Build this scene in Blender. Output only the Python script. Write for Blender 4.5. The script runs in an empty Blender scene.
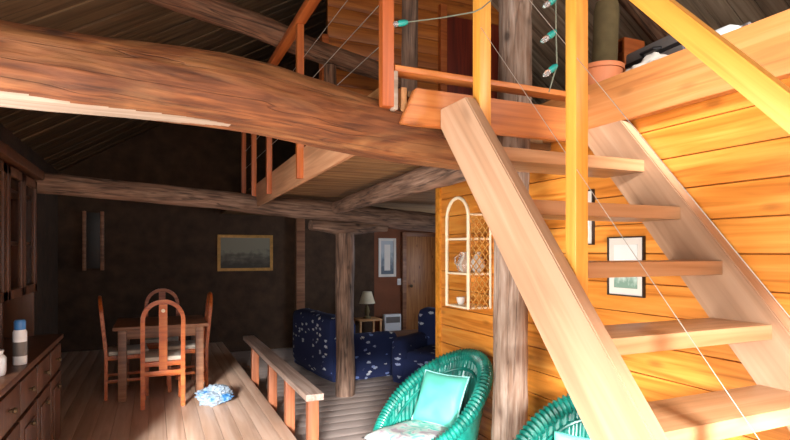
import bpy, bmesh, math, random
from mathutils import Vector, Matrix, noise
random.seed(7)
R = math.radians
sc = bpy.context.scene
COL = sc.collection
PSI = R(24.1); SP, CP = math.sin(PSI), math.cos(PSI)
F, HY, CH = 540.0, 252.0, 1.5

def at(px, py, d):
    """photo pixel + distance along the view axis -> world point"""
    u = (px - 395) / F
    return Vector((d * (SP + u * CP), d * (CP - u * SP), CH + (HY - py) / F * d))

# ------------------------------------------------------------------ materials
def new_mat(name):
    m = bpy.data.materials.new(name); m.use_nodes = True
    nt = m.node_tree; nt.nodes.clear()
    out = nt.nodes.new('ShaderNodeOutputMaterial'); b = nt.nodes.new('ShaderNodeBsdfPrincipled')
    nt.links.new(b.outputs[0], out.inputs[0])
    return m, nt, b
def c4(c): return (c[0], c[1], c[2], 1.0)
def hexc(h):
    h = h.lstrip('#'); v = [int(h[i:i+2], 16) / 255 for i in (0, 2, 4)]
    return tuple(x / 12.92 if x <= .04045 else ((x + .055) / 1.055) ** 2.4 for x in v)
def N(nt, t, **kw):
    n = nt.nodes.new(t)
    for k, v in kw.items(): setattr(n, k, v)
    return n
def ramp(nt, stops):
    r = N(nt, 'ShaderNodeValToRGB'); e = r.color_ramp.elements
    while len(e) < len(stops): e.new(.5)
    for el, (p, c) in zip(e, stops): el.position = p; el.color = c4(c)
    return r
def mixc(nt, fac, a, b, mode='MIX'):
    m = N(nt, 'ShaderNodeMix', data_type='RGBA', blend_type=mode)
    for sock, v in ((m.inputs[0], fac), (m.inputs[6], a), (m.inputs[7], b)):
        if hasattr(v, 'is_output'): nt.links.new(v, sock)
        elif isinstance(v, (int, float)): sock.default_value = v
        else: sock.default_value = c4(v)
    return m.outputs[2]
def plain(name, c, rough=.6, metal=0, var=.12, scale=8, bump=0.0, bscale=60, coat=0):
    m, nt, b = new_mat(name)
    tc = N(nt, 'ShaderNodeTexCoord'); nz = N(nt, 'ShaderNodeTexNoise'); nz.inputs['Scale'].default_value = scale; nz.inputs['Detail'].default_value = 5
    nt.links.new(tc.outputs['Object'], nz.inputs['Vector'])
    r = ramp(nt, [(.3, tuple(x * (1 - var) for x in c)), (.7, tuple(min(1, x * (1 + var)) for x in c))])
    nt.links.new(nz.outputs[0], r.inputs[0]); nt.links.new(r.outputs[0], b.inputs['Base Color'])
    b.inputs['Roughness'].default_value = rough; b.inputs['Metallic'].default_value = metal
    if coat: b.inputs['Coat Weight'].default_value = coat
    if bump:
        n2 = N(nt, 'ShaderNodeTexNoise'); n2.inputs['Scale'].default_value = bscale; nt.links.new(tc.outputs['Object'], n2.inputs['Vector'])
        bp = N(nt, 'ShaderNodeBump'); bp.inputs['Strength'].default_value = bump; bp.inputs['Distance'].default_value = .01
        nt.links.new(n2.outputs[0], bp.inputs['Height']); nt.links.new(bp.outputs[0], b.inputs['Normal'])
    return m
def wood(name, dark, mid, light, axis=0, rough=.45, s=1.0, knots=.5, plank=0.0, bump=.15, coat=0.0, patch=.0, patchc=(1,1,1), blotch=.8):
    """grain runs along the object's local axis; plank: tint by the per-board attribute 'pv'"""
    m, nt, b = new_mat(name)
    tc = N(nt, 'ShaderNodeTexCoord'); info = N(nt, 'ShaderNodeObjectInfo')
    off = N(nt, 'ShaderNodeVectorMath', operation='MULTIPLY_ADD')
    att = N(nt, 'ShaderNodeAttribute'); att.attribute_name = 'pv'
    cmb = N(nt, 'ShaderNodeCombineXYZ')
    ad = N(nt, 'ShaderNodeMath', operation='MULTIPLY_ADD'); ad.inputs[1].default_value = 37.0
    nt.links.new(att.outputs['Fac'], ad.inputs[0]); 
    ml = N(nt, 'ShaderNodeMath', operation='MULTIPLY'); ml.inputs[1].default_value = 53.0
    nt.links.new(info.outputs['Random'], ml.inputs[0]); nt.links.new(ml.outputs[0], ad.inputs[2])
    for i in range(3): nt.links.new(ad.outputs[0], cmb.inputs[i])
    av = N(nt, 'ShaderNodeVectorMath', operation='ADD')
    nt.links.new(tc.outputs['Object'], av.inputs[0]); nt.links.new(cmb.outputs[0], av.inputs[1])
    mp = N(nt, 'ShaderNodeMapping'); sc_ = [22 * s] * 3; sc_[axis] = 1.1 * s; mp.inputs['Scale'].default_value = sc_
    nt.links.new(av.outputs[0], mp.inputs[0])
    nz = N(nt, 'ShaderNodeTexNoise'); nz.inputs['Scale'].default_value = 1.0; nz.inputs['Detail'].default_value = 6; nz.inputs['Distortion'].default_value = .9
    nt.links.new(mp.outputs[0], nz.inputs['Vector'])
    r = ramp(nt, [(.28, dark), (.5, mid), (.74, light)]); nt.links.new(nz.outputs[0], r.inputs[0])
    colr = r.outputs[0]
    mp3 = N(nt, 'ShaderNodeMapping'); s3 = [5 * s] * 3; s3[axis] = .8 * s; mp3.inputs['Scale'].default_value = s3
    nt.links.new(av.outputs[0], mp3.inputs[0])
    n3 = N(nt, 'ShaderNodeTexNoise'); n3.inputs['Scale'].default_value = 1; n3.inputs['Detail'].default_value = 3; nt.links.new(mp3.outputs[0], n3.inputs['Vector'])
    r3 = ramp(nt, [(.3, (.78, .74, .70)), (.7, (1.12, 1.12, 1.12))]); nt.links.new(n3.outputs[0], r3.inputs[0])
    colr = mixc(nt, blotch, colr, r3.outputs[0], 'MULTIPLY')
    if patch:
        r4 = ramp(nt, [(.52, (0, 0, 0)), (.66, (1, 1, 1))]); n4 = N(nt, 'ShaderNodeTexNoise'); n4.inputs['Scale'].default_value = 1.6; n4.inputs['Detail'].default_value = 8
        nt.links.new(mp3.outputs[0], n4.inputs['Vector']); nt.links.new(n4.outputs[0], r4.inputs[0])
        mm = N(nt, 'ShaderNodeMath', operation='MULTIPLY'); mm.inputs[1].default_value = patch; nt.links.new(r4.outputs[0], mm.inputs[0])
        colr = mixc(nt, mm.outputs[0], colr, patchc)
    if knots:
        mpk = N(nt, 'ShaderNodeMapping'); sk = [7.0 * s] * 3; sk[axis] = 2.6 * s; mpk.inputs['Scale'].default_value = sk
        nt.links.new(av.outputs[0], mpk.inputs[0])
        vo = N(nt, 'ShaderNodeTexVoronoi'); vo.inputs['Scale'].default_value = 1.0; nt.links.new(mpk.outputs[0], vo.inputs['Vector'])
        rk = ramp(nt, [(.05, (1, 1, 1)), (.17, (0, 0, 0))]); nt.links.new(vo.outputs['Distance'], rk.inputs[0])
        mk = N(nt, 'ShaderNodeMath', operation='MULTIPLY'); mk.inputs[1].default_value = knots; nt.links.new(rk.outputs[0], mk.inputs[0])
        colr = mixc(nt, mk.outputs[0], colr, tuple(x * .45 for x in dark))
    if plank:
        rp = ramp(nt, [(0, (1 - plank, 1 - plank * 1.15, 1 - plank * 1.3)), (1, (1 + plank * .6, 1 + plank * .6, 1 + plank * .5))])
        nt.links.new(att.outputs['Fac'], rp.inputs[0]); colr = mixc(nt, 1.0, colr, rp.outputs[0], 'MULTIPLY')
    nt.links.new(colr, b.inputs['Base Color'])
    b.inputs['Roughness'].default_value = rough
    if coat: b.inputs['Coat Weight'].default_value = coat; b.inputs['Coat Roughness'].default_value = .25
    bp = N(nt, 'ShaderNodeBump'); bp.inputs['Strength'].default_value = bump; bp.inputs['Distance'].default_value = .006
    nt.links.new(nz.outputs[0], bp.inputs['Height']); nt.links.new(bp.outputs[0], b.inputs['Normal'])
    return m

M = {}
OR = (hexc('a35a1e'), hexc('c87a2e'), hexc('dd9a48'))
M['wall_plank'] = wood('orange varnished pine planks', hexc('b0661f'), hexc('da8c38'), hexc('e6a650'), axis=1, rough=.38, plank=.2, knots=.55, coat=.15)
M['wall_plank_x'] = wood('orange pine planks across', hexc('7c3e14'), hexc('a05a20'), hexc('b46e2c'), axis=0, rough=.42, plank=.25, knots=.6)
M['pine'] = wood('pale sanded pine', hexc('c08a58'), hexc('d4a06a'), hexc('e0b27e'), rough=.5, knots=.45)
M['pine_stringer'] = wood('pale stringer pine', hexc('a07c60'), hexc('b69274'), hexc('c2a286'), rough=.42, knots=.4, s=.8)
M['tread'] = wood('tread pine', hexc('9c744e'), hexc('b68a62'), hexc('c39c76'), axis=0, rough=.42, knots=.4)
M['post_yellow'] = wood('honey varnished pine', hexc('c4842f'), hexc('de9f42'), hexc('e8b660'), rough=.4, knots=.4, coat=.1)
M['post_orange'] = wood('orange varnished pine', hexc('8c4420'), hexc('ae5a28'), hexc('c07038'), rough=.42, knots=.3)
M['post_red'] = wood('red brown rail post', hexc('84482c'), hexc('a2603e'), hexc('b47452'), rough=.45, knots=.3)
M['fascia'] = wood('fascia pine', hexc('a07050'), hexc('bb8a66'), hexc('cc9e7a'), rough=.45, knots=.5)
M['joist'] = wood('landing joist pine', hexc('98552a'), hexc('bd7238'), hexc('cc884c'), rough=.42, knots=.5)
M['wall_beam'] = wood('broad orange wall beam', hexc('a4683c'), hexc('c08048'), hexc('cc945e'), rough=.42, knots=.35)
M['trim'] = wood('honey trim', hexc('b9701f'), hexc('dd9432'), hexc('efae50'), rough=.4, knots=.2)
def logmat(name, deep, main, pale, patchc, patch_amt, rough=.7, crack=.8, bump=.6):
    m, nt, b = new_mat(name)
    tc = N(nt, 'ShaderNodeTexCoord'); info = N(nt, 'ShaderNodeObjectInfo'); ml = N(nt, 'ShaderNodeMath', operation='MULTIPLY'); ml.inputs[1].default_value = 31.0
    nt.links.new(info.outputs['Random'], ml.inputs[0]); av = N(nt, 'ShaderNodeVectorMath', operation='ADD'); nt.links.new(tc.outputs['Object'], av.inputs[0]); nt.links.new(ml.outputs[0], av.inputs[1])
    def nz(scale, detail=6, dist=.4):
        mp = N(nt, 'ShaderNodeMapping'); mp.inputs['Scale'].default_value = scale; nt.links.new(av.outputs[0], mp.inputs[0])
        n = N(nt, 'ShaderNodeTexNoise'); n.inputs['Scale'].default_value = 1; n.inputs['Detail'].default_value = detail; n.inputs['Distortion'].default_value = dist; nt.links.new(mp.outputs[0], n.inputs['Vector']); return n.outputs[0]
    def rm(x, st): r = ramp(nt, st); nt.links.new(x, r.inputs[0]); return r.outputs[0]
    g = nz((3.5, 46, 46)); c = rm(g, [(.3, deep), (.5, main), (.72, pale)])
    pf = rm(nz((1.6, 7, 7), 8, 1.5), [(.46, (0, 0, 0)), (.62, (patch_amt,) * 3)]); c = mixc(nt, pf, c, patchc)
    bl = rm(nz((2.2, 5, 5), 4, .8), [(.3, (.66, .62, .58)), (.65, (1.12, 1.12, 1.12))]); c = mixc(nt, 1.0, c, bl, 'MULTIPLY')
    ck = rm(nz((.55, 13, 13), 3, .5), [(.485, (0, 0, 0)), (.5, (crack,) * 3), (.515, (0, 0, 0))]); c = mixc(nt, ck, c, tuple(x * .25 for x in deep))
    mpk = N(nt, 'ShaderNodeMapping'); mpk.inputs['Scale'].default_value = (3.2, 5, 5); nt.links.new(av.outputs[0], mpk.inputs[0])
    vo = N(nt, 'ShaderNodeTexVoronoi'); vo.inputs['Scale'].default_value = 1; nt.links.new(mpk.outputs[0], vo.inputs['Vector'])
    kf = rm(vo.outputs['Distance'], [(.06, (.85,) * 3), (.13, (.2,) * 3), (.2, (0, 0, 0))]); c = mixc(nt, kf, c, tuple(x * .3 for x in deep))
    nt.links.new(c, b.inputs['Base Color']); b.inputs['Roughness'].default_value = rough
    sb = N(nt, 'ShaderNodeMath', operation='SUBTRACT'); nt.links.new(g, sb.inputs[0]); nt.links.new(ck, sb.inputs[1])
    bp = N(nt, 'ShaderNodeBump'); bp.inputs['Strength'].default_value = bump; bp.inputs['Distance'].default_value = .012
    nt.links.new(sb.outputs[0], bp.inputs['Height']); nt.links.new(bp.outputs[0], b.inputs['Normal'])
    return m
M['log_main'] = logmat('hewn brown log', hexc('4e2a13'), hexc('70401f'), hexc('8e5830'), hexc('a8784a'), .45, crack=.45)
M['lit_strip_and_end'] = wood('pale lit strip and end wood', hexc('7c6a5a'), hexc('a09080'), hexc('b8ac9e'), rough=.6, knots=.3)  # paints the bounce-lit strip under the front log; also the pale landing end
M['log_grey'] = logmat('weathered brown log', hexc('46362e'), hexc('7c6252'), hexc('a08674'), hexc('987660'), .5, .8)
M['log_post'] = logmat('grey weathered post', hexc('7c6456'), hexc('a08c7c'), hexc('b8a89c'), hexc('80604a'), .7, .8, crack=.5)
M['log_roof'] = logmat('brown roof log', hexc('43291a'), hexc('6f4c36'), hexc('8e6c52'), hexc('86583c'), .5, .75)
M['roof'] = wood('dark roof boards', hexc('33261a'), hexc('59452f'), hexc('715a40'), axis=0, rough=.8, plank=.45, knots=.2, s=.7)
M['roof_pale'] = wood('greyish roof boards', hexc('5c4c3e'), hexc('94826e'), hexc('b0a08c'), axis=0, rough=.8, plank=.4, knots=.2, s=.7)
M['deck_under'] = wood('brown deck boards', hexc('5c3f2c'), hexc('84623f'), hexc('a08058'), axis=0, rough=.7, plank=.3, knots=.3)
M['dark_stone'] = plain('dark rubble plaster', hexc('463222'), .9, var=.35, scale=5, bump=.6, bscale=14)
M['brown_plaster'] = plain('red brown plaster', hexc('7a4a32'), .9, var=.15, scale=3)
M['floor'] = wood('worn tan floorboards', hexc('c49e84'), hexc('d6b49c'), hexc('e0c4b0'), axis=1, rough=.5, plank=.06, knots=.05, s=.8)
M['floor_low'] = wood('grey floorboards', hexc('988a84'), hexc('a4968f'), hexc('b0a29c'), axis=0, rough=.55, plank=.04, knots=.05, s=.6, bump=.05, blotch=.3)
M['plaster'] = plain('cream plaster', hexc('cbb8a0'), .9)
M['chair_wood'] = wood('red orange chair wood', hexc('9a4518'), hexc('c0622a'), hexc('d07a3a'), rough=.38, knots=.15)
M['chair_dim'] = wood('brown table wood', hexc('6e4530'), hexc('8f6144'), hexc('a8795a'), rough=.45, knots=.2)
M['cab'] = wood('reddish brown cabinet wood', hexc('3c2418'), hexc('543420'), hexc('66442c'), axis=2, rough=.4, knots=.2)
M['seatfab'] = plain('cream seat fabric', hexc('cfc4b4'), .9, var=.08, scale=20, bump=.3, bscale=200)
M['white'] = plain('white paint', hexc('e6e2da'), .5, var=.03)
M['cream'] = plain('cream cane', hexc('efe0c0'), .5, var=.06)
M['cane'] = plain('golden cane lattice', hexc('c9964e'), .5, var=.12)
M['white_plastic'] = plain('white plastic', hexc('e4e8ec'), .35, var=.02)
M['blue'] = plain('blue plastic', hexc('3d78b8'), .35, var=.05)
M['black'] = plain('black frame', hexc('2c2420'), .45)
M['gold'] = plain('gilt frame', hexc('b88a48'), .45, metal=.3, var=.2, scale=25)
M['bronze'] = plain('bronze handle', hexc('5a4a34'), .5, metal=.4)
M['teal'] = plain('teal plastic', hexc('1f8f86'), .3, var=.1)
M['wire'] = plain('grey wire', hexc('b9b2a6'), .4, metal=.5)
M['greenwire'] = plain('dull green cord', hexc('6d7464'), .5)
M['darkred'] = wood('dark red door paint', hexc('4a1409'), hexc('6e2110'), hexc('843018'), axis=2, rough=.4, knots=0)
M['door'] = wood('knotty pine door', hexc('8f5a30'), hexc('b57d48'), hexc('c8945c'), axis=2, rough=.4, knots=1.0, s=1.5)
M['dark_metal'] = plain('dark metal', hexc('3b3a3c'), .4, metal=.6)
M['grey_plastic'] = plain('grey plastic case', hexc('6e6a68'), .5)
M['olive'] = plain('olive brown cloth', hexc('6f6040'), .9, var=.2, scale=12)
M['terracotta'] = plain('terracotta', hexc('b4683e'), .7, var=.12)
M['cloth'] = plain('white cotton cloth', hexc('b4aea4'), .9)
M['lamp_shade'] = plain('cream lamp shade', hexc('d8ccb0'), .8)
M['teal_cloth'] = plain('turquoise satin', hexc('58b8a6'), .55, var=.12, scale=6, bump=.25, bscale=18)
M['aqua_cloth'] = plain('pale aqua satin', hexc('9fe6e0'), .55, var=.06, scale=6, bump=.2, bscale=18)

def mat_glass():
    m, nt, b = new_mat('window glass'); nt.nodes.remove(b)
    out = [n for n in nt.nodes if n.type == 'OUTPUT_MATERIAL'][0]
    t = N(nt, 'ShaderNodeBsdfTransparent'); g = N(nt, 'ShaderNodeBsdfGlossy'); g.inputs['Roughness'].default_value = .02
    mx = N(nt, 'ShaderNodeMixShader'); mx.inputs[0].default_value = .05
    nt.links.new(t.outputs[0], mx.inputs[1]); nt.links.new(g.outputs[0], mx.inputs[2]); nt.links.new(mx.outputs[0], out.inputs[0])
    return m
M['glass'] = mat_glass()
def mat_clear():
    m, nt, b = new_mat('clear glassware'); b.inputs['Base Color'].default_value = (.95, .98, 1, 1)
    b.inputs['Transmission Weight'].default_value = .85; b.inputs['Roughness'].default_value = .05; b.inputs['IOR'].default_value = 1.3
    return m
M['clear'] = mat_clear()
def mat_wicker():
    m, nt, b = new_mat('turquoise painted wicker')
    tc = N(nt, 'ShaderNodeTexCoord'); nz = N(nt, 'ShaderNodeTexNoise'); nz.inputs['Scale'].default_value = 14; nz.inputs['Detail'].default_value = 6
    nt.links.new(tc.outputs['Object'], nz.inputs['Vector'])
    r = ramp(nt, [(.3, hexc('06544a')), (.55, hexc('127a6c')), (.8, hexc('349888'))]); nt.links.new(nz.outputs[0], r.inputs[0]); nt.links.new(r.outputs[0], b.inputs['Base Color'])
    b.inputs['Roughness'].default_value = .32
    return m
M['wicker'] = mat_wicker()
def mat_sofa():
    m, nt, b = new_mat('navy throw with pale marks')
    tc = N(nt, 'ShaderNodeTexCoord'); mp = N(nt, 'ShaderNodeMapping'); mp.inputs['Scale'].default_value = (1, 1.2, 2.0)
    nt.links.new(tc.outputs['Object'], mp.inputs[0])
    nz = N(nt, 'ShaderNodeTexNoise'); nz.inputs['Scale'].default_value = 30; nt.links.new(mp.outputs[0], nz.inputs['Vector'])
    vm = N(nt, 'ShaderNodeVectorMath', operation='MULTIPLY_ADD'); vm.inputs[1].default_value = (.06,) * 3; nt.links.new(nz.outputs['Color'], vm.inputs[0]); nt.links.new(mp.outputs[0], vm.inputs[2])
    vo = N(nt, 'ShaderNodeTexVoronoi'); vo.inputs['Scale'].default_value = 7.5; nt.links.new(vm.outputs[0], vo.inputs['Vector'])
    rk = ramp(nt, [(.25, (1, 1, 1)), (.30, (0, 0, 0))]); nt.links.new(vo.outputs['Distance'], rk.inputs[0])
    sep = N(nt, 'ShaderNodeSeparateColor'); nt.links.new(vo.outputs['Color'], sep.inputs[0])
    gt = N(nt, 'ShaderNodeMath', operation='GREATER_THAN'); gt.inputs[1].default_value = .45; nt.links.new(sep.outputs[0], gt.inputs[0])
    mu = N(nt, 'ShaderNodeMath', operation='MULTIPLY'); nt.links.new(rk.outputs[0], mu.inputs[0]); nt.links.new(gt.outputs[0], mu.inputs[1])
    pale = ramp(nt, [(0, hexc('5f7ac0')), (.6, hexc('b8c0cc')), (1, hexc('e4e4e0'))]); nt.links.new(sep.outputs[1], pale.inputs[0])
    c = mixc(nt, mu.outputs[0], hexc('1a2650'), pale.outputs[0])
    nt.links.new(c, b.inputs['Base Color']); b.inputs['Roughness'].default_value = .95
    return m
M['sofa'] = mat_sofa()
def mat_floral():
    m, nt, b = new_mat('pale floral cushion cotton')
    tc = N(nt, 'ShaderNodeTexCoord'); nz = N(nt, 'ShaderNodeTexNoise'); nz.inputs['Scale'].default_value = 11; nz.inputs['Detail'].default_value = 3; nz.inputs['Distortion'].default_value = 1.2
    nt.links.new(tc.outputs['Object'], nz.inputs['Vector'])
    r = ramp(nt, [(.34, hexc('2fa598')), (.46, hexc('98bab4')), (.56, hexc('b4bab6')), (.68, hexc('988290')), (.78, hexc('6fb8b0'))])
    nt.links.new(nz.outputs[0], r.inputs[0]); nt.links.new(r.outputs[0], b.inputs['Base Color']); b.inputs['Roughness'].default_value = .85
    return m
M['floral'] = mat_floral()
def mat_art(name, sky, low, dark, thr=.5):
    """printed picture: pale ground with soft darker shapes towards its lower half (local Z of the sheet)"""
    m, nt, b = new_mat(name)
    tc = N(nt, 'ShaderNodeTexCoord'); sp = N(nt, 'ShaderNodeSeparateXYZ'); nt.links.new(tc.outputs['Generated'], sp.inputs[0])
    nz = N(nt, 'ShaderNodeTexNoise'); nz.inputs['Scale'].default_value = 6; nz.inputs['Detail'].default_value = 8; nt.links.new(tc.outputs['Generated'], nz.inputs['Vector'])
    ad = N(nt, 'ShaderNodeMath', operation='MULTIPLY_ADD'); ad.inputs[1].default_value = .9; nt.links.new(nz.outputs[0], ad.inputs[0])
    iv = N(nt, 'ShaderNodeMath', operation='SUBTRACT'); iv.inputs[0].default_value = thr; nt.links.new(sp.outputs[2], iv.inputs[1]); nt.links.new(iv.outputs[0], ad.inputs[2])
    r = ramp(nt, [(.3, sky), (.5, low), (.75, dark)]); nt.links.new(ad.outputs[0], r.inputs[0]); nt.links.new(r.outputs[0], b.inputs['Base Color']); b.inputs['Roughness'].default_value = .5
    return m
M['art_sketch'] = mat_art('tree sketch print', hexc('e4f0f0'), hexc('c4dcd4'), hexc('7fa292'), .40)
M['art_dark'] = mat_art('dark landscape print', hexc('84806e'), hexc('5c5648'), hexc('3a3228'), .4)
M['art_pale'] = mat_art('pale figure print', hexc('b6bec4'), hexc('8d9aa6'), hexc('566270'), .5)

# ------------------------------------------------------------------ building helpers
def tag(o, label=None, cat=None, group=None, kind=None):
    if label: o['label'] = label
    if cat: o['category'] = cat
    if group: o['group'] = group
    if kind: o['kind'] = kind
    return o
def empty(name, loc, label=None, cat=None, group=None, rz=0.0):
    o = bpy.data.objects.new(name, None); COL.objects.link(o); o.empty_display_size = .1
    o.matrix_world = Matrix.Translation(loc) @ Matrix.Rotation(rz, 4, 'Z')
    o.location = loc; o.rotation_euler = (0, 0, rz)
    return tag(o, label, cat, group)
def mw(o):
    """world matrix without waiting for a depsgraph update"""
    m = o.matrix_basis
    return mw(o.parent) @ m if o.parent else m.copy()
def link(name, bm, m, parent=None, world=None, smooth=True, local=None):
    me = bpy.data.meshes.new(name); bmesh.ops.recalc_face_normals(bm, faces=bm.faces); bm.to_mesh(me); bm.free()
    for mm in (m if isinstance(m, (list, tuple)) else [m]): me.materials.append(mm)
    if smooth:
        for p in me.polygons: p.use_smooth = True
        try: me.set_sharp_from_angle(angle=R(38))
        except Exception: pass
    o = bpy.data.objects.new(name, me); COL.objects.link(o)
    if parent: o.parent = parent
    w = world if world is not None else Matrix.Identity(4)
    if local is not None: o.matrix_basis = local
    else: o.matrix_basis = (mw(parent).inverted() @ w) if parent else w
    return o
def frame(p0, p1, up=(0, 0, 1)):
    x = (Vector(p1) - Vector(p0)).normalized(); u = Vector(up)
    y = u.cross(x)
    if y.length < 1e-4: y = Vector((0, 1, 0)) if abs(x.y) < .9 else Vector((1, 0, 0))
    y.normalize(); z = x.cross(y)
    m = Matrix((x, y, z)).transposed().to_4x4(); m.translation = Vector(p0); return m
def box_bm(bm, lo, hi, bev=0.0, mi=0, pv=None):
    vs = [bm.verts.new((x, y, z)) for x in (lo[0], hi[0]) for y in (lo[1], hi[1]) for z in (lo[2], hi[2])]
    fs = [bm.faces.new([vs[i] for i in q]) for q in ((0, 1, 3, 2), (4, 6, 7, 5), (0, 4, 5, 1), (2, 3, 7, 6), (0, 2, 6, 4), (1, 5, 7, 3))]
    if bev:
        es = list({e for f in fs for e in f.edges})
        r = bmesh.ops.bevel(bm, geom=es, offset=bev, segments=2, affect='EDGES', clamp_overlap=True, profile=.6)
        fs = list({f for f in r['faces']} | {f for v in vs if v.is_valid for f in v.link_faces} | {f for f in fs if f.is_valid})
    for f in fs:
        if f.is_valid: f.material_index = mi
    if pv is not None:
        L = bm.loops.layers.float_color.get('pv') or bm.loops.layers.float_color.new('pv')
        for f in fs:
            if f.is_valid:
                for l in f.loops: l[L] = (pv, pv, pv, 1)
    return fs
def box(name, lo, hi, m, parent=None, bev=.004, world=None):
    """axis-aligned box in world coordinates; origin at its centre"""
    c = (Vector(lo) + Vector(hi)) / 2; h = (Vector(hi) - Vector(lo)) / 2
    bm = bmesh.new(); box_bm(bm, -h, h, bev)
    if parent is not None and world == 'local': return link(name, bm, m, parent, local=Matrix.Translation(c))
    return link(name, bm, m, parent, Matrix.Translation(c))
def board(name, p0, p1, w, t, m, parent=None, up=(0, 0, 1), bev=.004, local=False):
    """plank: length along local X from p0 to p1, w across local Y, t along local Z"""
    L = (Vector(p1) - Vector(p0)).length
    bm = bmesh.new(); box_bm(bm, (0, -w / 2, -t / 2), (L, w / 2, t / 2), bev)
    fm = frame(p0, p1, up)
    return link(name, bm, m, parent, local=fm) if local else link(name, bm, m, parent, fm)
def tube_bm(bm, pts, rad, n=8, closed=False, caps=True, mi=0):
    pts = [Vector(p) for p in pts]; k = len(pts); rings = []
    rr = rad if hasattr(rad, '__len__') else [rad] * k
    prev = None
    for i, p in enumerate(pts):
        a = pts[(i - 1) % k] if (closed or i) else pts[0]; b = pts[(i + 1) % k] if (closed or i < k - 1) else pts[-1]
        t = (b - a).normalized()
        if prev is None:
            u = Vector((0, 0, 1)) if abs(t.z) < .9 else Vector((1, 0, 0)); u = (u - t * u.dot(t)).normalized()
        else:
            u = (prev - t * prev.dot(t)).normalized()
        prev = u; v = t.cross(u)
        rings.append([bm.verts.new(p + (u * math.cos(2 * math.pi * j / n) + v * math.sin(2 * math.pi * j / n)) * rr[i]) for j in range(n)])
    m_ = k if closed else k - 1
    for i in range(m_):
        A, B = rings[i], rings[(i + 1) % k]
        for j in range(n):
            f = bm.faces.new((A[j], A[(j + 1) % n], B[(j + 1) % n], B[j])); f.material_index = mi
    if caps and not closed:
        for rg in (rings[0], rings[-1]):
            f = bm.faces.new(rg); f.material_index = mi
def tube(name, pts, rad, m, parent=None, n=8, closed=False, local=None, world=None):
    bm = bmesh.new(); tube_bm(bm, pts, rad, n, closed)
    return link(name, bm, m, parent, world, local=local)
def lathe_bm(bm, prof, n=24, mi=0):
    rings = [[bm.verts.new((r * math.cos(2 * math.pi * j / n), r * math.sin(2 * math.pi * j / n), z)) for j in range(n)] for r, z in prof]
    for A, B in zip(rings, rings[1:]):
        for j in range(n):
            f = bm.faces.new((A[j], A[(j + 1) % n], B[(j + 1) % n], B[j])); f.material_index = mi
    for rg in (rings[0], rings[-1]):
        f = bm.faces.new(rg); f.material_index = mi
def lathe(name, prof, m, parent=None, world=None, local=None, n=24):
    bm = bmesh.new(); lathe_bm(bm, prof, n); return link(name, bm, m, parent, world, local=local)
def log(name, pts, radii, m, label, cat, group=None, seed=0, flat=0.0, bow=.0, knobs=.06, nr=22, per=.06, lit_strip=None):
    """rough tree trunk through world points; local X runs from its first to its last point"""
    pts = [Vector(p) for p in pts]; fm = frame(pts[0], pts[-1]); inv = fm.inverted()
    L = [inv @ p for p in pts]; tot = L[-1].x; k = max(8, int(tot / per)); bm = bmesh.new(); rings = []
    for i in range(k + 1):
        x = tot * i / k
        for s in range(len(L) - 1):
            if x <= L[s + 1].x + 1e-6: break
        t = (x - L[s].x) / max(1e-6, L[s + 1].x - L[s].x); t2 = t * t * (3 - 2 * t)
        cy = L[s].y + (L[s + 1].y - L[s].y) * t2; cz = L[s].z + (L[s + 1].z - L[s].z) * t2; r = radii[s] + (radii[s + 1] - radii[s]) * t2
        cy += bow * noise.noise(Vector((x * .9, seed, 0))); cz += bow * noise.noise(Vector((x * .9, seed, 9)))
        rg = []
        for j in range(nr):
            a = 2 * math.pi * j / nr; dy, dz = math.cos(a), math.sin(a)
            q = 1 + knobs * 1.6 * noise.noise(Vector((x * 2.2, dy * 1.2 + seed, dz * 1.2))) + knobs * .7 * noise.noise(Vector((x * 7, dy * 3 + seed, dz * 3)))
            y, z = dy * r * q, dz * r * q
            if flat: z = max(z, -r * flat); z = min(z, r * (flat + .12))
            rg.append(bm.verts.new((x, cy + y, cz + z)))
        rings.append(rg)
    for A, B in zip(rings, rings[1:]):
        for j in range(nr):
            f = bm.faces.new((A[j], A[(j + 1) % nr], B[(j + 1) % nr], B[j]))
            if lit_strip:
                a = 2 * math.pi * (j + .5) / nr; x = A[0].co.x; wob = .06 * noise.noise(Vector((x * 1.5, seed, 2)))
                if -math.sin(a) > .64 + wob + .40 * max(0, x / lit_strip) ** 1.5: f.material_index = 1  # paler underside faces paint in bounced light, narrowing along the log
    bm.faces.new(rings[0]); bm.faces.new(rings[-1])
    return tag(link(name, bm, [m, M['lit_strip_and_end']], None, fm), label, cat, group)
def planks(name, m, axis_len, lo, hi, across, step, kind='structure', gap=.004, bev=.003, parent=None, cut=None):
    """one mesh of boards filling the box lo..hi; boards run along axis_len and repeat along 'across'"""
    bm = bmesh.new(); bm.loops.layers.float_color.new('pv'); a = lo[across]; rnd = random.Random(name)
    while a < hi[across] - 1e-4:
        b = min(a + step, hi[across]); l = list(lo); h = list(hi); l[across] = a + gap / 2; h[across] = b - gap / 2
        box_bm(bm, l, h, bev, pv=rnd.random()); a = b
    # backing, so that no light leaks through the joints
    th = min(range(3), key=lambda i: hi[i] - lo[i]); l = list(lo); h = list(hi)
    l[th] = lo[th] + (hi[th] - lo[th]) * .3; h[th] = hi[th] - (hi[th] - lo[th]) * .3
    box_bm(bm, l, h, 0, pv=.2)
    o = link(name, bm, m, parent)
    if kind: o['kind'] = kind
    return o
def copy_tree(o, parent=None):
    c = o.copy(); COL.objects.link(c); c.parent = parent
    for ch in list(o.children): copy_tree(ch, c)
    return c

# ------------------------------------------------------------------ the setting
XW = 2.25          # right wall face
XL, XBACK, YB, YF = -1.3, 5.5, 9.4, -1.5
LOW = -.18         # lower living floor
planks('floor', M['floor'], 1, (XL, YF, -.18), (1.05, YB, 0), 0, .14, gap=.002)
planks('floor_lower', M['floor_low'], 0, (1.05, YF, LOW - .12), (XBACK, YB, LOW), 1, .2, gap=.002)
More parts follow.
